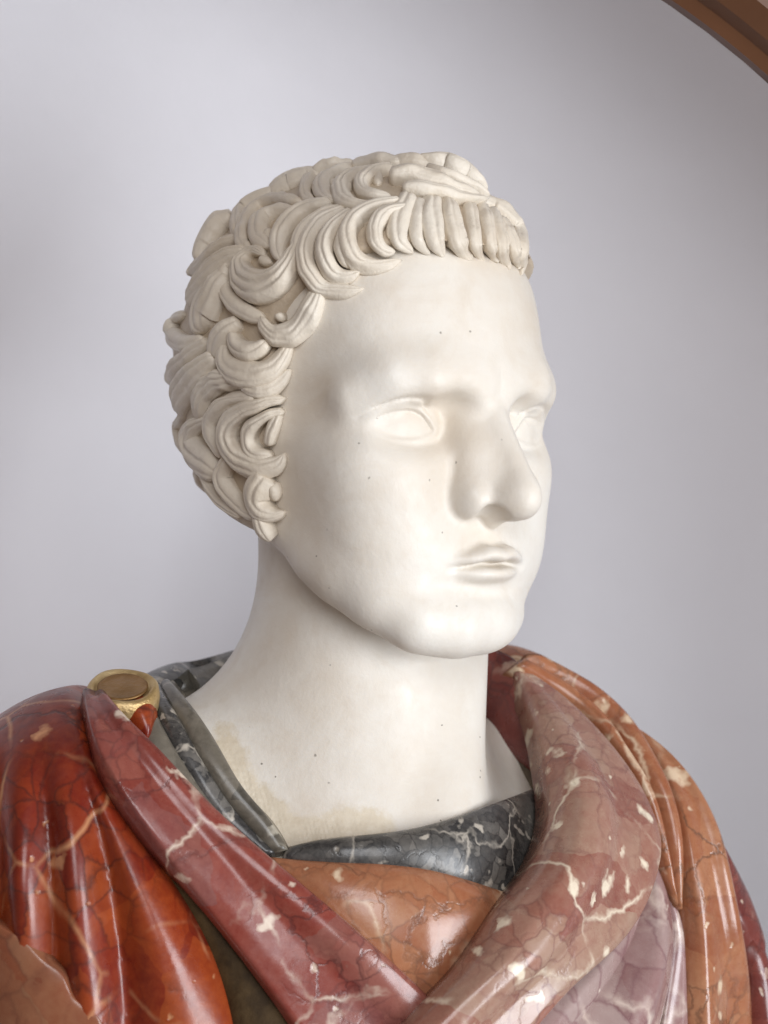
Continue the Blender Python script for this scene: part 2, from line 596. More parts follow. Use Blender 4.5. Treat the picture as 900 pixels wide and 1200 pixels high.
low_stone = breccia('orange_red_marble', [(0.26, 0.05, 0.025), (0.38, 0.10, 0.045), (0.46, 0.17, 0.08), (0.52, 0.26, 0.14)], 14, (0.14, 0.05, 0.03), (0.72, 0.55, 0.38), 0.05, 0.6, 0.2)
dark_red = breccia('dark_red_marble', [(0.15, 0.025, 0.022), (0.25, 0.05, 0.04), (0.36, 0.10, 0.07)], 22, (0.05, 0.02, 0.02), (0.65, 0.52, 0.40), 0.05, 0.6, 0.2)
grey_stone = breccia('grey_marble', [(0.022, 0.022, 0.024), (0.05, 0.049, 0.05), (0.11, 0.105, 0.10), (0.36, 0.33, 0.29)], 42, (0.012, 0.012, 0.013), (0.50, 0.45, 0.38), 0.14, 0.8, 0.24)
olive_stone = breccia('grey_olive_marble', [(0.05, 0.045, 0.035), (0.12, 0.105, 0.08), (0.22, 0.19, 0.145), (0.33, 0.29, 0.23)], 22, (0.03, 0.027, 0.02), (0.46, 0.42, 0.34), 0.05, 0.5, 0.3)
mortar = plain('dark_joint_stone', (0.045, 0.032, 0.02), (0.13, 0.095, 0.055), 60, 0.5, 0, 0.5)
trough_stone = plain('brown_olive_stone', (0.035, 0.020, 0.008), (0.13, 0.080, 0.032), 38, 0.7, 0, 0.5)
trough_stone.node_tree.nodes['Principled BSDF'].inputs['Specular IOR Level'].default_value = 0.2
plaster_old = plain('old_plaster', (0.66, 0.55, 0.40), (0.80, 0.72, 0.58), 90, 0.8, 0, 0.9, 0.004)
gold = plain('worn_gilding', (0.46, 0.31, 0.13), (0.70, 0.54, 0.30), 55, 0.40, 0.65, 0.6)
bronze = plain('brown_bronze', (0.22, 0.12, 0.04), (0.36, 0.21, 0.09), 70, 0.38, 0.7, 0.4)
wall_paint = plain('white_wall_paint', (0.79, 0.785, 0.82), (0.83, 0.825, 0.86), 5, 0.85, 0, 0.25, 0.003)
wood = NT('brown_wood')
_g = wood.noise(14, 6, 0.6, dist=1.5)
wood = wood.done(Base_Color=wood.mix(_g, (0.09, 0.034, 0.014), (0.16, 0.068, 0.03)), Roughness=0.42)

# ------------------------------------------------------------------ the bust
bust = bpy.data.objects.new('marble_bust', None)
COL.objects.link(bust)
tag(bust, 'white marble bust of a curly haired young man in a coloured stone cloak', 'bust')

RES = 1.08
P, F = mesh_sdf(sdf_white, (-98, -118, -232), (98, 128, 118), RES)
print('head', len(P), time.time() - T0)
PW = head2world(P)
kk = F_PX / (D_CAM + PW[:, 1])
qx, qy = 450 + PW[:, 0] * kk, 600 - (PW[:, 2] - CAM_Z) * kk
line = np.array([(246, 868), (276, 912), (306, 955), (334, 990), (400, 978), (474, 972)], float)
dist = np.full(len(P), 1e9)
for a, b in zip(line[:-1], line[1:]):
    d = b - a
    t = np.clip(((qx - a[0]) * d[0] + (qy - a[1]) * d[1]) / (d @ d), 0, 1)
    r = np.hypot(qx - a[0] - t * d[0], qy - a[1] - t * d[1])
    dist = np.minimum(dist, r)
fw = np.clip(1 - dist / 42, 0, 1) * np.clip((478 - qx) / 90, 0, 1) ** 0.5 * np.clip((qx - 235) / 40, 0, 1) * (PW[:, 1] < 0)
q = PW @ np.random.default_rng(3).normal(0, 1 / 1.5, (3, 6))
PW[:, 1] -= np.clip(fw - 0.35, 0, 1) * (np.sin(q[:, 0] + 2 * np.sin(q[:, 1])) * np.sin(q[:, 2]) + np.sin(q[:, 3] * 0.3) * 0.9) * 0.45
head = add_mesh('head', W(PW), F[:, ::-1], marble, bust)
_a = head.data.attributes.new('filler', 'FLOAT', 'POINT')
if len(head.data.vertices) == len(fw):
    _a.data.foreach_set('value', fw.astype(np.float32))

# ------------------------------------------------------------------ rays from the photo onto a surface
CAM_P = np.array([0.0, -D_CAM, CAM_Z])


def cast(fn, X, Y, near=600.0, far=1150.0):
    """first hit of each pixel's ray with fn (world mm) or, past the outline, its closest approach"""
    X = np.asarray(X, float)
    Y = np.asarray(Y, float)
    dr = np.stack([(X - 450) / F_PX, np.ones_like(X), -(Y - 600) / F_PX], -1)
    dr /= np.linalg.norm(dr, axis=-1, keepdims=True)
    t = np.full(X.shape, near)
    best_t, best_d = t.copy(), np.full(X.shape, 1e9)
    hit = np.zeros(X.shape, bool)
    for _ in range(160):
        d = fn(CAM_P + dr * t[..., None])
        b = (d < best_d) & ~hit
        best_d = np.where(b, d, best_d)
        best_t = np.where(b, t, best_t)
        hit |= d < 0.05
        t = np.where(hit, t, np.minimum(t + np.clip(d * 0.7, 0.3, 40), far))
        if (hit | (t >= far)).all():
            break
    return CAM_P + dr * best_t[..., None]


def grad(fn, p, e=1.5):
    g = np.stack([fn(p + np.eye(3)[k] * e) - fn(p - np.eye(3)[k] * e) for k in range(3)], -1)
    return g / (np.linalg.norm(g, axis=-1, keepdims=True) + 1e-9)


def crom(P, n):
    """smooth curve through the control rows (any number of columns)"""
    P = np.asarray(P, float)
    if len(P) < 3:
        P = np.stack([P[0], (P[0] + P[-1]) / 2, P[-1]])
    seg = np.concatenate([[0], np.cumsum(np.sqrt(((P[1:, :2] - P[:-1, :2]) ** 2).sum(1)) ** 0.7 + 1e-6)])
    t = np.linspace(0, seg[-1], n)
    return np.stack([spline(seg, P[:, k])(t) for k in range(P.shape[1])], -1)


def sweep(C, B, N, wid, hgt, under, strands, groove, m=17, round_end=(0.05, 0.08), phase=0.0, lean=0.0, shape=None):
    """solid lock or roll: centre line C, side B, up N, full width, height; grooves run along it"""
    n = len(C)
    t = np.linspace(0, 1, n)
    e = np.ones(n)
    if round_end[0]:
        e = np.where(t < round_end[0], np.sqrt(np.maximum(1 - (1 - t / round_end[0]) ** 2, 0.02)), e)
    if round_end[1]:
        e = np.where(t > 1 - round_end[1], np.sqrt(np.maximum(1 - (1 - (1 - t) / round_end[1]) ** 2, 0.02)), e)
    s = np.sin(np.linspace(-1, 1, m) * math.pi / 2)
    dome = np.maximum(1 - np.abs(s) ** 2.4, 0) ** 0.62
    if shape:
        dome = np.interp(s, [q[0] for q in shape], [q[1] for q in shape])
        for _ in range(2):
            dome[1:-1] = 0.5 * dome[1:-1] + 0.25 * (dome[:-2] + dome[2:])
    u = (s + 1) / 2 * strands + phase
    rid = np.abs(np.sin(math.pi * u)) ** 0.55
    prof = dome * (1 - groove + groove * rid)
    prof = prof * (1 + lean * s)
    rows = []
    for i in range(n):
        top = C[i] + np.outer(s * wid[i] * e[i] / 2, B[i]) + np.outer(prof * hgt[i] * e[i], N[i])
        s2 = np.array([0.9, 0.3, -0.3, -0.9])
        bot = C[i] + np.outer(s2 * wid[i] * e[i] / 2, B[i]) - under * N[i]
        rows.append(np.concatenate([top, bot]))
    R = np.array(rows)
    k = R.shape[1]
    V = R.reshape(-1, 3)
    i, j = np.meshgrid(np.arange(n - 1), np.arange(k), indexing='ij')
    a = i * k + j
    b = i * k + (j + 1) % k
    F = np.stack([a, b, b + k, a + k], -1).reshape(-1, 4)
    V = np.concatenate([V, R[0].mean(0)[None], R[-1].mean(0)[None]])
    jj = np.arange(k)
    c0 = np.stack([np.full(k, n * k), (jj + 1) % k, jj, jj], -1)
    o = (n - 1) * k
    c1 = np.stack([np.full(k, n * k + 1), o + jj, o + (jj + 1) % k, o + (jj + 1) % k], -1)
    return V, np.concatenate([F, c0, c1])


def add_poly(name, V, F, mat, parent):
    """like add_mesh, for faces that may repeat their last corner (triangles)"""
    me = bpy.data.meshes.new(name)
    me.from_pydata([tuple(v) for v in W(V)], [], [tuple(f[:3]) if f[2] == f[3] else tuple(f) for f in F.tolist()])
    me.polygons.foreach_set('use_smooth', np.ones(len(me.polygons), bool))
    me.materials.append(mat)
    me.update()
    o = bpy.data.objects.new(name, me)
    COL.objects.link(o)
    o.parent = parent
    return o


# ------------------------------------------------------------------ hair
def hair_w(p):
    q = world2head(p)
    return smin(sdf_hair(q), sdf_head(q) + 1.0, 14)


HAIR_LO, HAIR_HI = (-90, -120, -66), (90, 112, 142)
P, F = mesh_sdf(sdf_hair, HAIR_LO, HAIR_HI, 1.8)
hair = add_mesh('hair', W(head2world(P)), F[:, ::-1], hair_shaded, bust)


def lock(path, strands=3, lift=0.0, hk=0.42, groove=0.28, n=30, m=21):
    c = crom(path, n)
    p = cast(hair_w, c[:, 0], c[:, 1])
    for _ in range(2):
        p[1:-1] = 0.5 * p[1:-1] + 0.25 * (p[:-2] + p[2:])
    N = grad(hair_w, p, 5.0)
    for _ in range(3):
        N[1:-1] = 0.5 * N[1:-1] + 0.25 * (N[:-2] + N[2:])
    N /= np.linalg.norm(N, axis=1, keepdims=True)
    T = np.gradient(p, axis=0)
    T /= np.linalg.norm(T, axis=1, keepdims=True) + 1e-9
    B = np.cross(T, N)
    B /= np.linalg.norm(B, axis=1, keepdims=True) + 1e-9
    k = F_PX / (D_CAM + p[:, 1])
    wid = np.maximum(c[:, 2], 2.0) / k * 1.22
    hgt = np.clip(wid * hk, 1.0, 6.5) + 0.8
    tt = np.linspace(0, 1, n)
    hgt = hgt * (1 - 0.45 * tt ** 2.5) * (0.75 + 0.25 * np.clip(tt / 0.2, 0, 1))
    knob = len(path) == 2
    V, Fc = sweep(p + N * lift, B, N, wid, hgt, 6 + lift, strands if knob else strands + rng.choice([0.0, 0.0, 1.0]), groove * rng.uniform(0.55, 1.05), m if knob else 31,
                  (0.45, 0.45) if knob else (0.04, 0.10), 0.0 if knob else rng.uniform(-0.3, 0.3), 0.0 if knob else rng.uniform(-0.25, 0.25))
    # chisel marks: no lock is a perfect roll
    q = V @ rng.normal(0, 1 / 5.0, (3, 4)) + rng.uniform(0, 6, 4)
    q2 = V @ rng.normal(0, 1 / 2.2, (3, 4)) + rng.uniform(0, 6, 4)
    V = V + np.stack([np.sin(q[:, 0]) * np.sin(q[:, 1]), np.sin(q[:, 2]), np.sin(q[:, 3] + q[:, 0])], 1) * 0.42 + np.stack([np.sin(q2[:, 0]), np.sin(q2[:, 1]), np.sin(q2[:, 2])], 1) * 0.10
    return add_poly('hair_lock', V, Fc, hair_marble, hair)


LOCKS = [
    # behind, along the outline
    ([(318, 228, 22), (345, 213, 28), (378, 203, 22)], 2, 0),
    ([(410, 200, 16), (445, 190, 18), (478, 195, 14)], 2, 1),
    ([(278, 275, 14), (283, 252, 20), (302, 235, 20), (326, 225, 18), (352, 214, 12)], 2, 1),
    ([(274, 252, 16), (259, 263, 26), (242, 285, 24), (230, 305, 14)], 2, 1),
    ([(284, 278, 10), (262, 289, 16), (240, 306, 18), (222, 324, 14)], 2, 1),
    ([(292, 296, 18), (268, 309, 28), (242, 330, 32), (222, 352, 22)], 3, 1),
    ([(268, 320, 22), (254, 345, 38), (241, 368, 44), (240, 390, 26)], 3, 2),
    ([(216, 368, 10), (204, 382, 16), (206, 396, 20), (222, 403, 18), (238, 396, 8)], 2, 1),
    ([(246, 402, 12), (226, 416, 18), (208, 432, 20), (198, 448, 16)], 2, 1),
    ([(256, 416, 18), (232, 440, 32), (215, 462, 34), (212, 482, 20)], 3, 1),
    ([(216, 482, 8), (209, 500, 12), (215, 522, 16), (232, 545, 12)], 2, 0),
    ([(244, 492, 10), (226, 503, 20), (228, 526, 34), (246, 545, 32), (258, 556, 14)], 3, 0),
    ([(236, 552, 10), (256, 582, 14), (284, 606, 10)], 2, 0),
    ([(272, 536, 14), (263, 558, 22), (276, 584, 18), (294, 603, 12), (309, 607, 6)], 2, 1),
    ([(305, 604, 16), (308, 620, 18), (318, 635, 7)], 2, 0),
    ([(282, 375, 14), (262, 398, 28), (252, 420, 22)], 2, 1),
    # side curls
    ([(290, 447, 18), (258, 447, 24), (240, 464, 26), (234, 492, 16)], 3, 1),
    ([(304, 464, 12), (270, 471, 16), (251, 490, 18), (251, 513, 16), (264, 536, 10)], 2, 2),
    ([(336, 466, 8), (302, 474, 16), (276, 490, 22), (270, 515, 26), (284, 538, 26), (308, 549, 24), (328, 543, 16), (335, 530, 8)], 3, 3),
    ([(334, 482, 8), (308, 490, 12), (294, 508, 16), (300, 530, 16), (320, 535, 10)], 2, 3),
    ([(327, 484, 10), (320, 505, 13), (317, 522, 10)], 1, 3),
    ([(314, 556, 28), (305, 576, 30), (307, 595, 24), (324, 604, 14), (335, 600, 6)], 2, 2),
    ([(322, 564, 14), (321, 588, 14)], 1, 3),
    ([(268, 402, 12), (268, 424, 22), (286, 438, 28), (310, 438, 26), (330, 420, 18), (341, 398, 8)], 3, 2),
    ([(276, 392, 14), (284, 409, 20), (302, 412, 18), (313, 398, 8)], 2, 3),
    ([(282, 446, 8), (300, 457, 16), (324, 451, 16), (341, 433, 6)], 2, 2),
    # large curls of the temple
    ([(292, 298, 8), (274, 306, 12), (266, 326, 14), (271, 350, 16), (290, 366, 16), (312, 376, 10)], 2, 2),
    ([(354, 276, 8), (346, 305, 20), (330, 328, 30), (306, 338, 36), (286, 323, 26), (287, 303, 16), (301, 294, 10), (313, 301, 10)], 4, 3),
    ([(306, 304, 12), (318, 308, 9)], 1, 5),
    ([(374, 340, 16), (367, 364, 24), (352, 385, 26), (332, 394, 24), (315, 387, 16), (309, 373, 8)], 3, 3),
    ([(326, 366, 12), (332, 378, 8)], 1, 3),
    ([(354, 240, 12), (325, 236, 14), (301, 246, 15), (287, 266, 16), (286, 288, 14), (300, 298, 8)], 2, 2),
    ([(350, 248, 8), (322, 252, 18), (305, 266, 24), (306, 282, 18), (318, 290, 8)], 2, 2),
    ([(316, 270, 12), (315, 284, 10)], 1, 4),
    ([(390, 242, 10), (354, 252, 18), (333, 274, 20), (327, 296, 14), (332, 308, 6)], 2, 3),
    ([(404, 246, 6), (368, 260, 10), (351, 286, 12), (349, 318, 8)], 1, 3),
    ([(408, 246, 8), (378, 263, 15), (361, 290, 18), (363, 320, 19), (380, 338, 18), (405, 343, 14), (426, 338, 5)], 2, 3),
    ([(414, 252, 10), (392, 270, 17), (381, 295, 19), (387, 316, 17), (404, 326, 14), (422, 320, 6)], 2, 4),
    ([(424, 260, 12), (407, 276, 16), (401, 292, 14), (405, 308, 10), (416, 313, 6)], 1, 3),
    ([(407, 284, 10), (408, 302, 10)], 1, 5),
    ([(472, 240, 8), (432, 250, 16), (411, 267, 18), (408, 289, 20), (420, 308, 19), (445, 315, 13), (470, 306, 5)], 2, 4),
    ([(476, 246, 10), (450, 257, 16), (439, 274, 17), (446, 291, 14), (461, 293, 8)], 2, 4),
    ([(458, 262, 10), (457, 280, 8)], 1, 4),
    # crown
    ([(418, 196, 8), (386, 197, 14), (364, 212, 14), (358, 232, 12), (370, 239, 6)], 2, 2),
    ([(424, 200, 10), (394, 208, 20), (378, 222, 20), (386, 236, 13), (398, 240, 6)], 2, 2),
    ([(388, 208, 11), (387, 222, 10)], 1, 4),
    ([(450, 204, 10), (417, 209, 16), (401, 225, 20), (407, 242, 17), (432, 246, 13), (468, 240, 6)], 2, 3),
    ([(460, 204, 12), (432, 212, 16), (424, 225, 14), (437, 234, 13), (458, 234, 8)], 2, 4),
    ([(442, 206, 10), (443, 218, 9)], 1, 5),
    ([(452, 202, 12), (480, 198, 16), (512, 206, 14), (534, 219, 9), (528, 228, 5)], 2, 6),
    ([(488, 196, 10), (522, 200, 18), (548, 212, 18), (566, 231, 8)], 2, 6),
    ([(456, 214, 16), (486, 216, 20), (522, 226, 16), (556, 236, 8)], 2, 7),
    ([(470, 226, 10), (500, 230, 14), (535, 237, 11), (566, 241, 6)], 1, 6),
    ([(498, 208, 6), (520, 217, 9), (545, 226, 9), (566, 238, 5)], 1, 8),
    # fringe
    ([(480, 232, 16), (468, 258, 18), (470, 284, 14), (485, 297, 6)], 2, 4),
    ([(492, 236, 12), (486, 262, 11), (491, 288, 10), (502, 299, 4)], 1, 4),
    ([(506, 234, 16), (505, 262, 19), (513, 287, 15), (520, 300, 5)], 2, 4),
    ([(524, 236, 14), (530, 264, 17), (541, 289, 15), (551, 304, 6)], 2, 4),
    ([(549, 240, 13), (553, 265, 13), (559, 289, 11), (567, 304, 5)], 1, 4),
    ([(564, 242, 12), (570, 272, 13), (576, 296, 10), (579, 308, 5)], 1, 4),
    ([(576, 248, 12), (584, 278, 15), (591, 302, 11), (594, 314, 5)], 1, 4),
    ([(586, 258, 10), (598, 284, 13), (603, 305, 10), (602, 318, 5)], 1, 4),
    ([(558, 234, 12), (588, 248, 18), (607, 272, 16), (611, 300, 13), (609, 325, 6)], 2, 5),
]
FRINGE = len(LOCKS) - 9
for num, (pth, ns, lf) in enumerate(LOCKS):
    if num >= FRINGE:
        jx, jy = rng.uniform(-2, 2), rng.uniform(-3, 3)
        lock([(x + jx * (k > 1), y + jy * (k > 1), w * (1.22 if k < len(pth) - 2 else 1.1)) for k, (x, y, w) in enumerate(pth)], ns, 1.4, 0.30, 0.32)
        continue
    lock(pth, ns, lf * 0.7 if len(pth) > 2 else 0.5)
print('hair', time.time() - T0)

# ------------------------------------------------------------------ drapery
def torso_off(off):
    return lambda p: sdf_torso(p) - off


def curve3(pts, n):
    """pts: (px, py, mm above the body) -> n points in mm and their outward directions"""
    c = crom(pts, n)
    P = np.empty((n, 3))
    if c.shape[1] == 4:                           # distance given: things that stand behind the neck
        P = np.stack([px(*r) for r in c[:, [0, 1, 3]]])
        return P, grad(sdf_body, P, 8.0)
    base = cast(sdf_body, c[:, 0], c[:, 1], 500, 1300)
    N = grad(sdf_body, base, 8.0)
    # walk back along the sight line until the wanted height above the body is reached
    ray = base - CAM_P
    L = np.linalg.norm(ray, axis=1, keepdims=True)
    ray /= L
    d0 = sdf_body(base)
    P = base.copy()
    for _ in range(14):
        d = sdf_body(P)
        P = P - ray * np.clip((c[:, 2] - d), -25, 25)[:, None] * 0.8
        P = np.where((d0 > c[:, 2])[:, None], base, P)
    for _ in range(3):
        P[1:-1] = 0.5 * P[1:-1] + 0.25 * (P[:-2] + P[2:])
        N[1:-1] = 0.5 * N[1:-1] + 0.25 * (N[:-2] + N[2:])
    return P, N


def fold(name, A, B, H, mat, parent, n=48, m=27, strands=1, groove=0.0, under=16, shape=None, lean=0.0, wav=0.0, seed=0, phase=0.0, ends=(0.0, 0.0)):
    """solid roll of cloth between two crease lines"""
    if min(A[-1][1], B[-1][1]) >= 1185 and max(A[-1][1], B[-1][1]) < 1240:    # carry the cloth on below the frame
        ext = []
        for L in (A, B):
            e = [L[-1][k] + (L[-1][k] - L[-2][k]) * 80.0 / max(L[-1][1] - L[-2][1], 20) for k in range(len(L[-1]))]
            e[2] = L[-1][2]
            ext.append(list(L) + [tuple(e)])
        A, B = ext
    PA, NA = curve3(A, n)
    PB, NB = curve3(B, n)
    N = NA + NB
    for _ in range(3):
        N[1:-1] = 0.5 * N[1:-1] + 0.25 * (N[:-2] + N[2:])
    ch = PB - PA
    wid = np.linalg.norm(ch, axis=1)
    ch /= wid[:, None] + 1e-9
    N -= (N * ch).sum(1, keepdims=True) * ch
    N /= np.linalg.norm(N, axis=1, keepdims=True) + 1e-9
    h = np.asarray(H, float)
    hg = np.interp(np.linspace(0, 1, n), np.linspace(0, 1, h.size), h.ravel())
    V, Fc = sweep((PA + PB) / 2, ch, N, wid * 1.04 + 1.0, hg, under, strands, groove, m, ends, phase, lean, shape)
    if wav:
        r = np.random.default_rng(seed)
        q = V @ r.normal(0, 1 / 26.0, (3, 5)) + r.uniform(0, 6, 5)
        k = (len(V) - 2) // n
        Nn = np.concatenate([np.repeat(N, k, 0), N[:1], N[-1:]])
        V = V + Nn * (np.sin(q).mean(1) * wav)[:, None]
    sgn = np.sign(np.einsum('ij,ij->i', np.cross(ch, N), np.gradient((PA + PB) / 2, axis=0)).mean())
    if sgn < 0:
        Fc = np.where((Fc[:, 2] == Fc[:, 3])[:, None], Fc[:, [0, 2, 1, 1]], Fc[:, ::-1])
    return add_poly(name, V, Fc, mat, parent)


def sdf_core(p):
    """stone core under the folds, open at the neck"""
    d = sdf_torso(p) - 1.0
    q = p - np.array([-6, 0, 0])
    hole = np.sqrt(q[..., 0] ** 2 + (q[..., 1] + 30) ** 2 + ((q[..., 2] + 150) / 1.1) ** 2) - 104
    d = smax(d, -hole, 8)
    return np.maximum(d, -(p[..., 2] + 405))


P, F = mesh_sdf(sdf_core, (-235, -190, -410), (235, 200, -120), 4.0)
cloak = add_mesh('cloak', W(P), F, mortar, bust)

BAND = [(-1, 0), (-0.93, 0.62), (-0.6, 0.74), (-0.2, 0.66), (0.1, 0.62), (0.35, 0.95), (0.6, 1.0), (0.9, 0.8), (0.97, 0.55), (1, 0)]
ROLL = [(-1, 0), (-0.94, 0.42), (-0.7, 0.88), (-0.4, 1.0), (-0.12, 0.92), (0.05, 0.70), (0.4, 0.66), (0.75, 0.62), (0.93, 0.48), (1, 0)]
SHARP = [(-1, 0), (-0.6, 0.42), (-0.1, 0.95), (0.1, 1.0), (0.35, 0.8), (0.8, 0.35), (1, 0)]
c0 = [(90, 806, 16), (100, 862, 17), (118, 915, 17), (150, 963, 17), (186, 1012, 15), (218, 1060, 13), (246, 1112, 12), (268, 1170, 12), (280, 1215, 12)]
band_lo = [(98, 812, 18), (106, 860, 20), (126, 914, 20), (160, 966, 20), (200, 1018, 18), (242, 1068, 16), (290, 1128, 15), (332, 1185, 14), (352, 1215, 14)]
band_hi = [(122, 818, 18), (140, 842, 20), (176, 880, 20), (236, 944, 18), (296, 996, 18), (362, 1048, 17), (422, 1098, 15), (468, 1140, 13), (520, 1190, 10)]
s1 = [(58, 806, 20), (56, 850, 14), (54, 900, 11), (58, 960, 10), (62, 1030, 9), (66, 1100, 9), (70, 1215, 9)]
s2 = [(80, 806, 20), (92, 880, 14), (112, 950, 11), (128, 1020, 9), (138, 1090, 9), (146, 1150, 9), (150, 1215, 9)]
s0 = [(22, 816, 22), (8, 860, 16), (2, 920, 12), (0, 980, 11), (0, 1060, 11), (2, 1215, 11)]
sm = [(-30, 850, 20), (-60, 920, 14), (-80, 1000, 12), (-90, 1215, 12)]
CREASES = []
for cr in (sm, s0, s1, s2, c0):
    q = curve3(cr, 60)[0]
    o = np.argsort(q[:, 2])
    CREASES.append((q[o, 2], q[o, 0]))


def sdf_shoulder(p):
    X, Y, z = p[..., 0], p[..., 1], p[..., 2]
    xs = np.stack([np.interp(z, a, b) for a, b in CREASES], 0)
    xs[0] = xs[1] - 62
    u = np.zeros_like(X)
    bulge = np.zeros_like(X)
    hts = (10, 10, 11, 9)
    for k in range(4):
        w = np.maximum(xs[k + 1] - xs[k], 4)
        f = (X - xs[k]) / w
        on = (f > 0) & (f <= 1)
        bulge = np.where(on, hts[k] * (0.5 - 0.5 * np.cos(2 * math.pi * f)) ** 0.62, bulge)
    fade = np.clip((-138 - z) / 75, 0, 1)
    fade = fade * fade * (3 - 2 * fade)
    front = np.clip((20 - Y) / 60, 0, 1)
    low = 0.6 * np.sin(z / 17.0 + X / 9) + 0.8 * np.sin(X / 14.0 - z / 31.0)
    d = sdf_torso(p) - 12.5 - (bulge - 4) * fade * front - low * fade
    d = smax(d, (X - xs[4]) * 0.8, 7)
    return smax(np.maximum(d, -(z + 405)), -(sdf_torso(p) + 6), 3)


P, F = mesh_sdf(sdf_shoulder, (-250, -210, -410), (-20, 130, -100), 2.2)
tag(add_mesh('shoulder_drape', W(P), F[:, ::-1], red_stone, cloak), 'glossy deep red stone folds over the near shoulder')
tag(fold('cloak_border', band_lo, band_hi, [4, 9, 11, 12, 12, 10, 8], band_stone, cloak, m=41, shape=BAND, wav=1.0, seed=5), 'red and purple veined border of the cloak')

# tunic
tunic_in = [(200, 800, 8), (226, 832, 8), (256, 878, 8), (282, 922, 8), (312, 958, 8), (336, 996, 7)]
tunic_m1 = [(190, 806, 8), (214, 856, 7), (240, 902, 7), (276, 952, 6), (322, 1000, 6)]
tunic_m2 = [(176, 812, 8), (190, 858, 7), (216, 904, 7), (252, 956, 6), (310, 1004, 6)]
tunic_out = [(160, 820, 10), (166, 860, 9), (192, 910, 9), (236, 956, 8), (306, 1010, 6)]
NECK_TOP = [(338, 994, 5), (380, 985, 6), (460, 977, 7), (524, 963, 7), (580, 944, 7), (646, 918, 7), (668, 905, 7)]
NECK_LOW = [(330, 1010, 4), (400, 1020, 5), (460, 1026, 5), (508, 1036, 5), (556, 1050, 5), (610, 1064, 5), (650, 1060, 5)]
tunic = fold('tunic', NECK_TOP, NECK_LOW, [3, 7, 8, 8, 7, 5], grey_stone, bust, wav=0.7, seed=6, under=14)
fold('tunic_fold', tunic_m1, tunic_in, [3, 5, 5, 4, 3], olive_stone, tunic, wav=0.5, seed=7)
fold('tunic_fold', tunic_m2, tunic_m1, [3, 6, 6, 4, 3], grey_stone, tunic, wav=0.5, seed=8)
fold('tunic_fold', tunic_out, tunic_m2, [3, 6, 6, 5, 3], olive_stone, tunic, wav=0.5, seed=9)

# inner layer of the cloak, in orange stone
OR_TOP = [(318, 1006, 7), (370, 1012, 9), (430, 1014, 10), (490, 1020, 10), (540, 1032, 10), (600, 1050, 9)]
OR_LOW = [(330, 1040, 5), (400, 1110, 5), (450, 1160, 5), (500, 1190, 5), (560, 1150, 5), (606, 1090, 5)]
tag(fold('inner_drape', OR_TOP, OR_LOW, [3, 8, 11, 12, 9, 4], orange_stone, cloak, m=33, wav=1.2, seed=10), 'orange veined stone layer crossing the chest')

# left side of the cloak, rolls over the far shoulder
main_in = [(600, 784, 0, 50), (630, 838, 0, 16), (642, 900, 0, -16), (646, 940, 0, -35), (640, 980, 0, -51), (620, 1022, 0, -67), (592, 1058, 0, -81), (564, 1100, 0, -93), (538, 1136, 0, -102), (505, 1170, 0, -108), (460, 1215, 0, -114)]
main_out = [(606, 781, 0, 52), (652, 814, 0, 34), (692, 856, 0, 22), (720, 894, 0, 11), (744, 936, 0, 3), (762, 987, 0, -10), (758, 1022, 0, -20), (738, 1072, 0, -38), (708, 1112, 0, -56), (662, 1154, 0, -75), (610, 1215, 0, -93)]
tag(fold('drapery_fold', main_in, main_out, [2, 7, 14, 20, 22, 23, 22, 20, 18, 16], pink_stone, cloak, n=64, m=49, shape=ROLL, wav=1.4, seed=11), 'broad pink roll of cloth with pale shards')
collar_in = [(556, 756, 0, 60), (560, 806, 0, 58), (576, 862, 0, 50), (606, 896, 0, 40), (650, 930, 0, 24)]
collar_out = [(602, 774, 0, 58), (628, 808, 0, 40), (646, 850, 0, 20), (658, 890, 0, 8), (668, 926, 0, -2)]
tag(fold('collar_fold', collar_in, collar_out, [2, 3, 3, 3, 2], dark_red, cloak, wav=0.8, seed=12, under=5), 'dark red inside of the cloak collar')
m_out = [(758, 990, 8), (778, 1040, 8), (788, 1090, 8), (784, 1140, 8), (766, 1215, 8)]
m_mid = [(756, 1000, 8), (752, 1060, 6), (735, 1110, 6), (705, 1160, 6), (665, 1215, 6)]
m_in = [(740, 1040, 8), (722, 1085, 6), (690, 1120, 6), (650, 1155, 6), (590, 1215, 6)]
fold('drapery_fold', m_in, m_mid, [1, 4, 7, 9, 9], mauve_stone, cloak, shape=SHARP, wav=0.8, seed=13)
fold('drapery_fold', m_mid, m_out, [1, 8, 13, 15, 13], mauve_stone, cloak, shape=SHARP, wav=1.0, seed=14)
k_m = [(782, 1040, 4), (800, 1090, 4), (810, 1140, 4), (812, 1215, 4)]
fold('drapery_fold', [(772, 1020, 4), (786, 1070, 4), (788, 1120, 4), (776, 1215, 4)], k_m, [1, 4, 5, 5], mauve_stone, cloak, wav=0.5, seed=15)
o1_in = [(604, 782, 0, 44), (650, 818, 0, 46), (692, 858, 0, 40), (720, 896, 0, 28), (744, 936, 0, 18), (762, 988, 0, 10), (774, 1030, 0, 5)]
o1_out = [(612, 772, 0, 50), (664, 806, 0, 52), (712, 850, 0, 44), (738, 896, 0, 30), (762, 940, 0, 19), (776, 990, 0, 11), (790, 1062, 0, 5)]
fold('drapery_fold', o1_in, o1_out, [4, 8, 10, 10, 8, 5], orange_stone, cloak, wav=0.8, seed=16)
o2_out = [(640, 774, 0, 56), (690, 810, 0, 57), (738, 856, 0, 47), (770, 906, 0, 32), (786, 950, 0, 22), (794, 1000, 0, 14), (794, 1066, 0, 6)]
fold('drapery_fold', o1_out, o2_out, [4, 8, 10, 11, 9, 4], orange_stone, cloak, wav=0.8, seed=17)
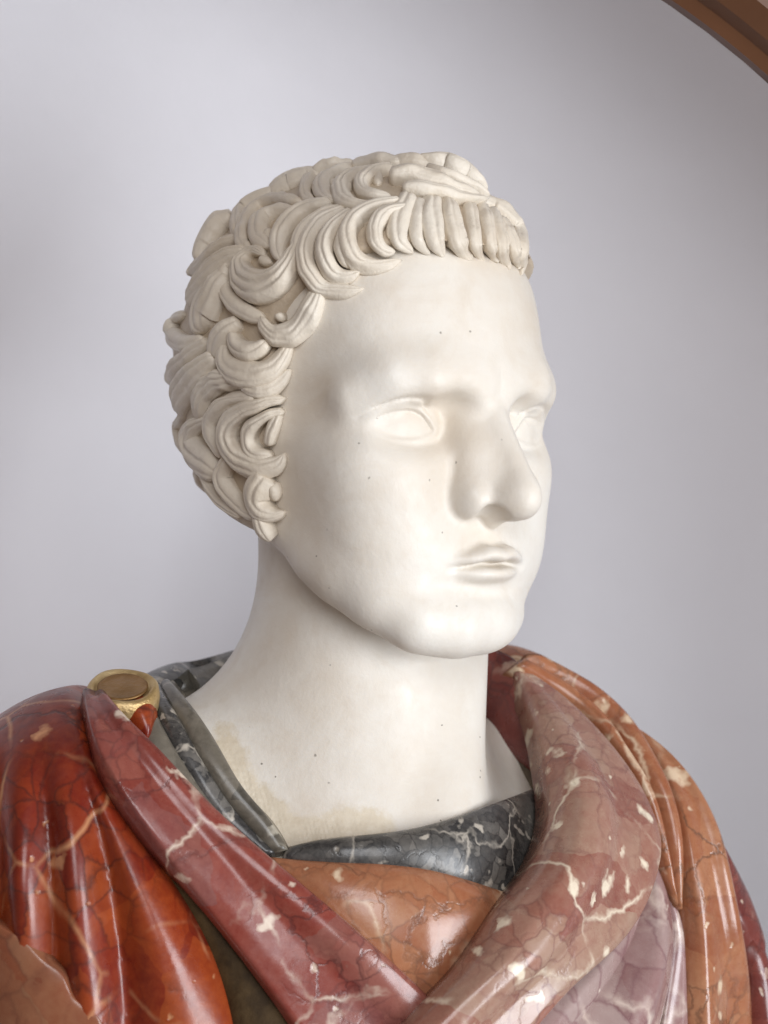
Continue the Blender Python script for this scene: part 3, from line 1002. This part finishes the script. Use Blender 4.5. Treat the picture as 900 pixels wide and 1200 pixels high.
o3_in = [(700, 826, 12), (744, 864, 12), (776, 910, 11), (790, 960, 10), (798, 1020, 9), (804, 1080, 8), (808, 1215, 8)]
o3_out = [(712, 838, 14), (770, 884, 14), (812, 936, 14), (834, 990, 13), (846, 1060, 12), (852, 1120, 11), (854, 1215, 10)]
fold('drapery_fold', o3_in, o3_out, [3, 7, 12, 15, 17, 17], orange_stone, cloak, shape=BAND, wav=1.0, seed=18)
o4_out = [(800, 915, 14), (832, 966, 14), (856, 1016, 14), (878, 1066, 14), (900, 1132, 14), (914, 1215, 14)]
fold('drapery_fold', [(800, 925, 12), (828, 976, 12), (842, 1030, 11), (850, 1080, 10), (858, 1140, 10), (864, 1215, 9)], o4_out, [1, 4, 8, 11, 13, 13], dark_red, cloak, wav=0.8, seed=19)
# roll behind the neck, over the far shoulder blade
fold('drapery_fold', [(530, 778, 0, 86), (572, 780, 0, 74), (608, 788, 0, 62), (655, 812, 0, 56)], [(530, 762, 0, 98), (582, 757, 0, 86), (630, 770, 0, 74), (692, 812, 0, 62)], [4, 6, 7, 5], orange_stone, cloak, wav=0.6, seed=20, under=10)
print('drapery', time.time() - T0)

# ------------------------------------------------------------------ niche
ND = 0.0
NR, NZ, NX = 460.0, -159.0, -110.0


def lathe_niche():
    rows = []
    # half cylinder below, quarter sphere above, slightly flattened
    dep = 0.66
    for z in np.linspace(-560, NZ, 16):
        rows.append([(NR * math.cos(a), ND + NR * dep * math.sin(a), z) for a in np.linspace(0, math.pi, 121)])
    for e in np.linspace(0, math.pi / 2, 30)[1:]:
        rows.append([(NR * math.cos(e) * math.cos(a), ND + NR * dep * math.cos(e) * math.sin(a), NZ + NR * math.sin(e)) for a in np.linspace(0, math.pi, 121)])
    return np.array(rows)


R = lathe_niche()
n, k = R.shape[:2]
i, j = np.meshgrid(np.arange(n - 1), np.arange(k - 1), indexing='ij')
q = (i * k + j).ravel()
niche = add_mesh('niche_wall', W(R.reshape(-1, 3) + [NX, 0, 0]), np.stack([q, q + 1, q + k + 1, q + k], -1), wall_paint)
tag(niche, kind='structure')
# flat wall round the opening
ang = np.linspace(0, math.pi, 241)
inner = [(-NR, -560)] + [(-NR * math.cos(a), NZ + NR * math.sin(a)) for a in ang] + [(NR, -560)]
outer = []
for (x, z) in inner:
    l = max(abs(x) / 1500, abs(z - NZ) / 1400, 1e-6)
    outer.append((x / l, max(NZ + (z - NZ) / l, -560)) if z > -559 else (1500 * np.sign(x), -560))
V = np.array([(x + NX, ND, z) for x, z in inner] + [(x + NX, ND, z) for x, z in outer], float)
m = len(inner)
Fw = np.array([(a, a + 1, m + a + 1, m + a) for a in range(m - 1)])
tag(add_mesh('wall', W(V), Fw, wall_paint, smooth=False), kind='structure')
# wooden moulding on the arch: a half round with a fillet on either side
sec = [(0, 4), (0, -8), (6, -12), (9, -20), (18, -29), (27, -29), (36, -20), (39, -12), (45, -8), (45, 4)]
path = [(-NR, z) for z in np.linspace(-560, NZ, 8)[:-1]] + [(-NR * math.cos(a), NZ + NR * math.sin(a)) for a in ang] + [(NR, z) for z in np.linspace(NZ, -560, 8)[1:]]
rows = []
for (x, z) in path:
    d = np.array([x, max(z - NZ, 0) if z > NZ else 0.0])
    d = d / np.linalg.norm(d)
    rows.append([(x + d[0] * u + NX, ND + v, z + d[1] * u) for u, v in sec])
R = np.array(rows)
n, k = R.shape[:2]
i, j = np.meshgrid(np.arange(n - 1), np.arange(k - 1), indexing='ij')
q = (i * k + j).ravel()
mould = add_mesh('arch_moulding', W(R.reshape(-1, 3)), np.stack([q, q + 1, q + k + 1, q + k], -1), wood, smooth=False)
tag(mould, 'brown wooden moulding round the arch of the white niche', 'moulding')

# ------------------------------------------------------------------ brooch, knob, filler
def lathe(prof, n=48):
    a = np.linspace(0, 2 * math.pi, n, endpoint=False)
    R = np.array([[(r * math.cos(t), r * math.sin(t), z) for t in a] for r, z in prof])
    k = n
    i, j = np.meshgrid(np.arange(len(prof) - 1), np.arange(k), indexing='ij')
    q, q2 = (i * k + j).ravel(), (i * k + (j + 1) % k).ravel()
    return R.reshape(-1, 3), np.stack([q, q2, q2 + k, q + k], -1)


def place(V, loc, nrm, spin=0.0):
    M = np.array(Vector(nrm).normalized().to_track_quat('Z', 'Y').to_matrix())
    return V @ M.T + loc


bq = curve3([(142, 820, 16), (144, 815, 16), (146, 810, 16)], 5)[0][2] + np.array([0, 0, 0.0])
bn = np.array([0.05, -0.42, 0.9])
V, Fb = lathe([(0.1, -9), (15, -9), (17.2, -6), (17.8, -1), (17.2, 4), (15.6, 5.8), (14.2, 5.6), (13.2, 4.2), (12.6, 4.0), (0.1, 4.0)])
V[:, 2] += 0.5 * np.sin(np.arctan2(V[:, 1], V[:, 0]) * 3 + 1)
V = V * [1.0, 1.0, 1.0]
brooch = add_mesh('brooch', W(place(V, bq, bn)), Fb, gold, bust)
tag(brooch, 'round gilded brooch pinning the cloak')
V, Fb = lathe([(0.1, 4.2), (12.0, 4.2), (12.2, 5.0), (11.4, 5.6), (10.4, 5.2), (6, 5.5), (0.1, 5.7)])
add_mesh('brooch_disc', W(place(V, bq, bn)), Fb, bronze, brooch)
fold('drapery_knot', [(146, 824, 16), (152, 842, 14), (166, 864, 11)], [(182, 820, 16), (180, 842, 14), (172, 870, 11)], [6, 8, 4], red_stone, cloak, n=20, m=17, ends=(0, 0.2))
# tunic behind the neck
back_top = [(150, 806, 0, 10), (186, 788, 0, 30), (224, 776, 0, 52), (262, 769, 0, 72), (310, 764, 0, 88)]
back_mid = [(172, 812, 0, -12), (200, 800, 0, 12), (232, 790, 0, 38), (266, 782, 0, 60), (312, 778, 0, 78)]
back_low = [(196, 826, 0, -25), (216, 826, 0, -2), (242, 816, 0, 28), (270, 800, 0, 50), (314, 792, 0, 70)]
fold('tunic_fold', back_mid, back_top, [4, 5, 5, 5], grey_stone, tunic, n=30, m=19, wav=0.5, seed=31, under=10)
fold('tunic_fold', back_low, back_mid, [3, 4, 4, 3], olive_stone, tunic, n=30, m=19, wav=0.5, seed=32, under=8)
# stone in the trough beside the border
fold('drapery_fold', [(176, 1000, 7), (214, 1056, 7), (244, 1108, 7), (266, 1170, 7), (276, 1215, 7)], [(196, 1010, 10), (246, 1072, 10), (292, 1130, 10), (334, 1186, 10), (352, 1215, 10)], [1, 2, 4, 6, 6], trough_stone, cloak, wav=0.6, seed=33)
# pale lower layer on the near side
low_a = [(-50, 1062, 19), (0, 1092, 20), (30, 1110, 20), (52, 1132, 20), (72, 1146, 20), (84, 1172, 20), (112, 1192, 20), (124, 1230, 18)]
low_b = [(-80, 1290, 19), (-30, 1300, 20), (0, 1300, 20), (20, 1300, 20), (40, 1300, 20), (60, 1300, 20), (70, 1300, 20), (80, 1300, 18)]
fold('drapery_fold', low_a, low_b, [2, 3, 4, 3, 2], low_stone, cloak, wav=1.5, seed=34, m=33)
# locks on the back and the far side of the head, out of the photo's sight
for _ in range(170):
    v = rng.normal(0, 1, 3)
    v /= np.linalg.norm(v)
    if v[2] < -0.75:
        continue
    ph = np.array([0, -6, 33.0]) + v * np.array([80, 106, 99])
    pw0 = head2world(ph)
    nw = grad(hair_w, pw0[None], 5.0)[0]
    view = (CAM_P - pw0) / np.linalg.norm(CAM_P - pw0)
    if nw @ view > -0.12 or (ph[2] < 86 and ph[1] > _hb(ph[2]) - 8) or ph[2] < -48:
        continue
    t1 = np.cross(nw, [0, 0, 1.0])
    t1 /= np.linalg.norm(t1)
    t2 = np.cross(nw, t1)
    r0, a0, sg = rng.uniform(9, 13), rng.uniform(0, 6.28), rng.choice([-1, 1])
    aa = a0 + sg * np.linspace(0, 3.6, 22)
    rad = np.linspace(1.15, 0.75, 22) * r0
    C = pw0 + np.outer(np.cos(aa) * rad, t1) + np.outer(np.sin(aa) * rad, t2)
    for _k in range(3):
        C = C - grad(hair_w, C, 4.0) * hair_w(C)[:, None]
    Nn = grad(hair_w, C, 5.0)
    T = np.gradient(C, axis=0)
    B = np.cross(T, Nn)
    B /= np.linalg.norm(B, axis=1, keepdims=True)
    wd = np.interp(np.linspace(0, 1, 22), [0, 0.3, 0.7, 1], [6, 12, 11, 4])
    V, Fc = sweep(C, B, Nn, wd, wd * 0.4, 6, 3, 0.25, 15)
    add_poly('hair_lock', V, Fc, hair_marble, hair)

# turned foot under the bust and the ledge it stands on
V, Fb = lathe([(0.1, -560), (112, -560), (112, -536), (104, -530), (92, -512), (72, -492), (62, -468), (66, -446), (84, -426), (120, -408), (140, -392), (0.1, -392)])
add_mesh('socle', W(V + [-7, 12, 0]), Fb, grey_stone, bust)
V = np.array([(x, y, z) for z in (-640, -560) for x, y in ((-1500, -160), (1500, -160), (1500, 400), (-1500, 400))], float)
tag(add_mesh('ledge', W(V), np.array([(0, 3, 2, 1), (4, 5, 6, 7), (0, 1, 5, 4), (1, 2, 6, 5), (2, 3, 7, 6), (3, 0, 4, 7)]), wall_paint, smooth=False), kind='structure')
print('done', time.time() - T0)
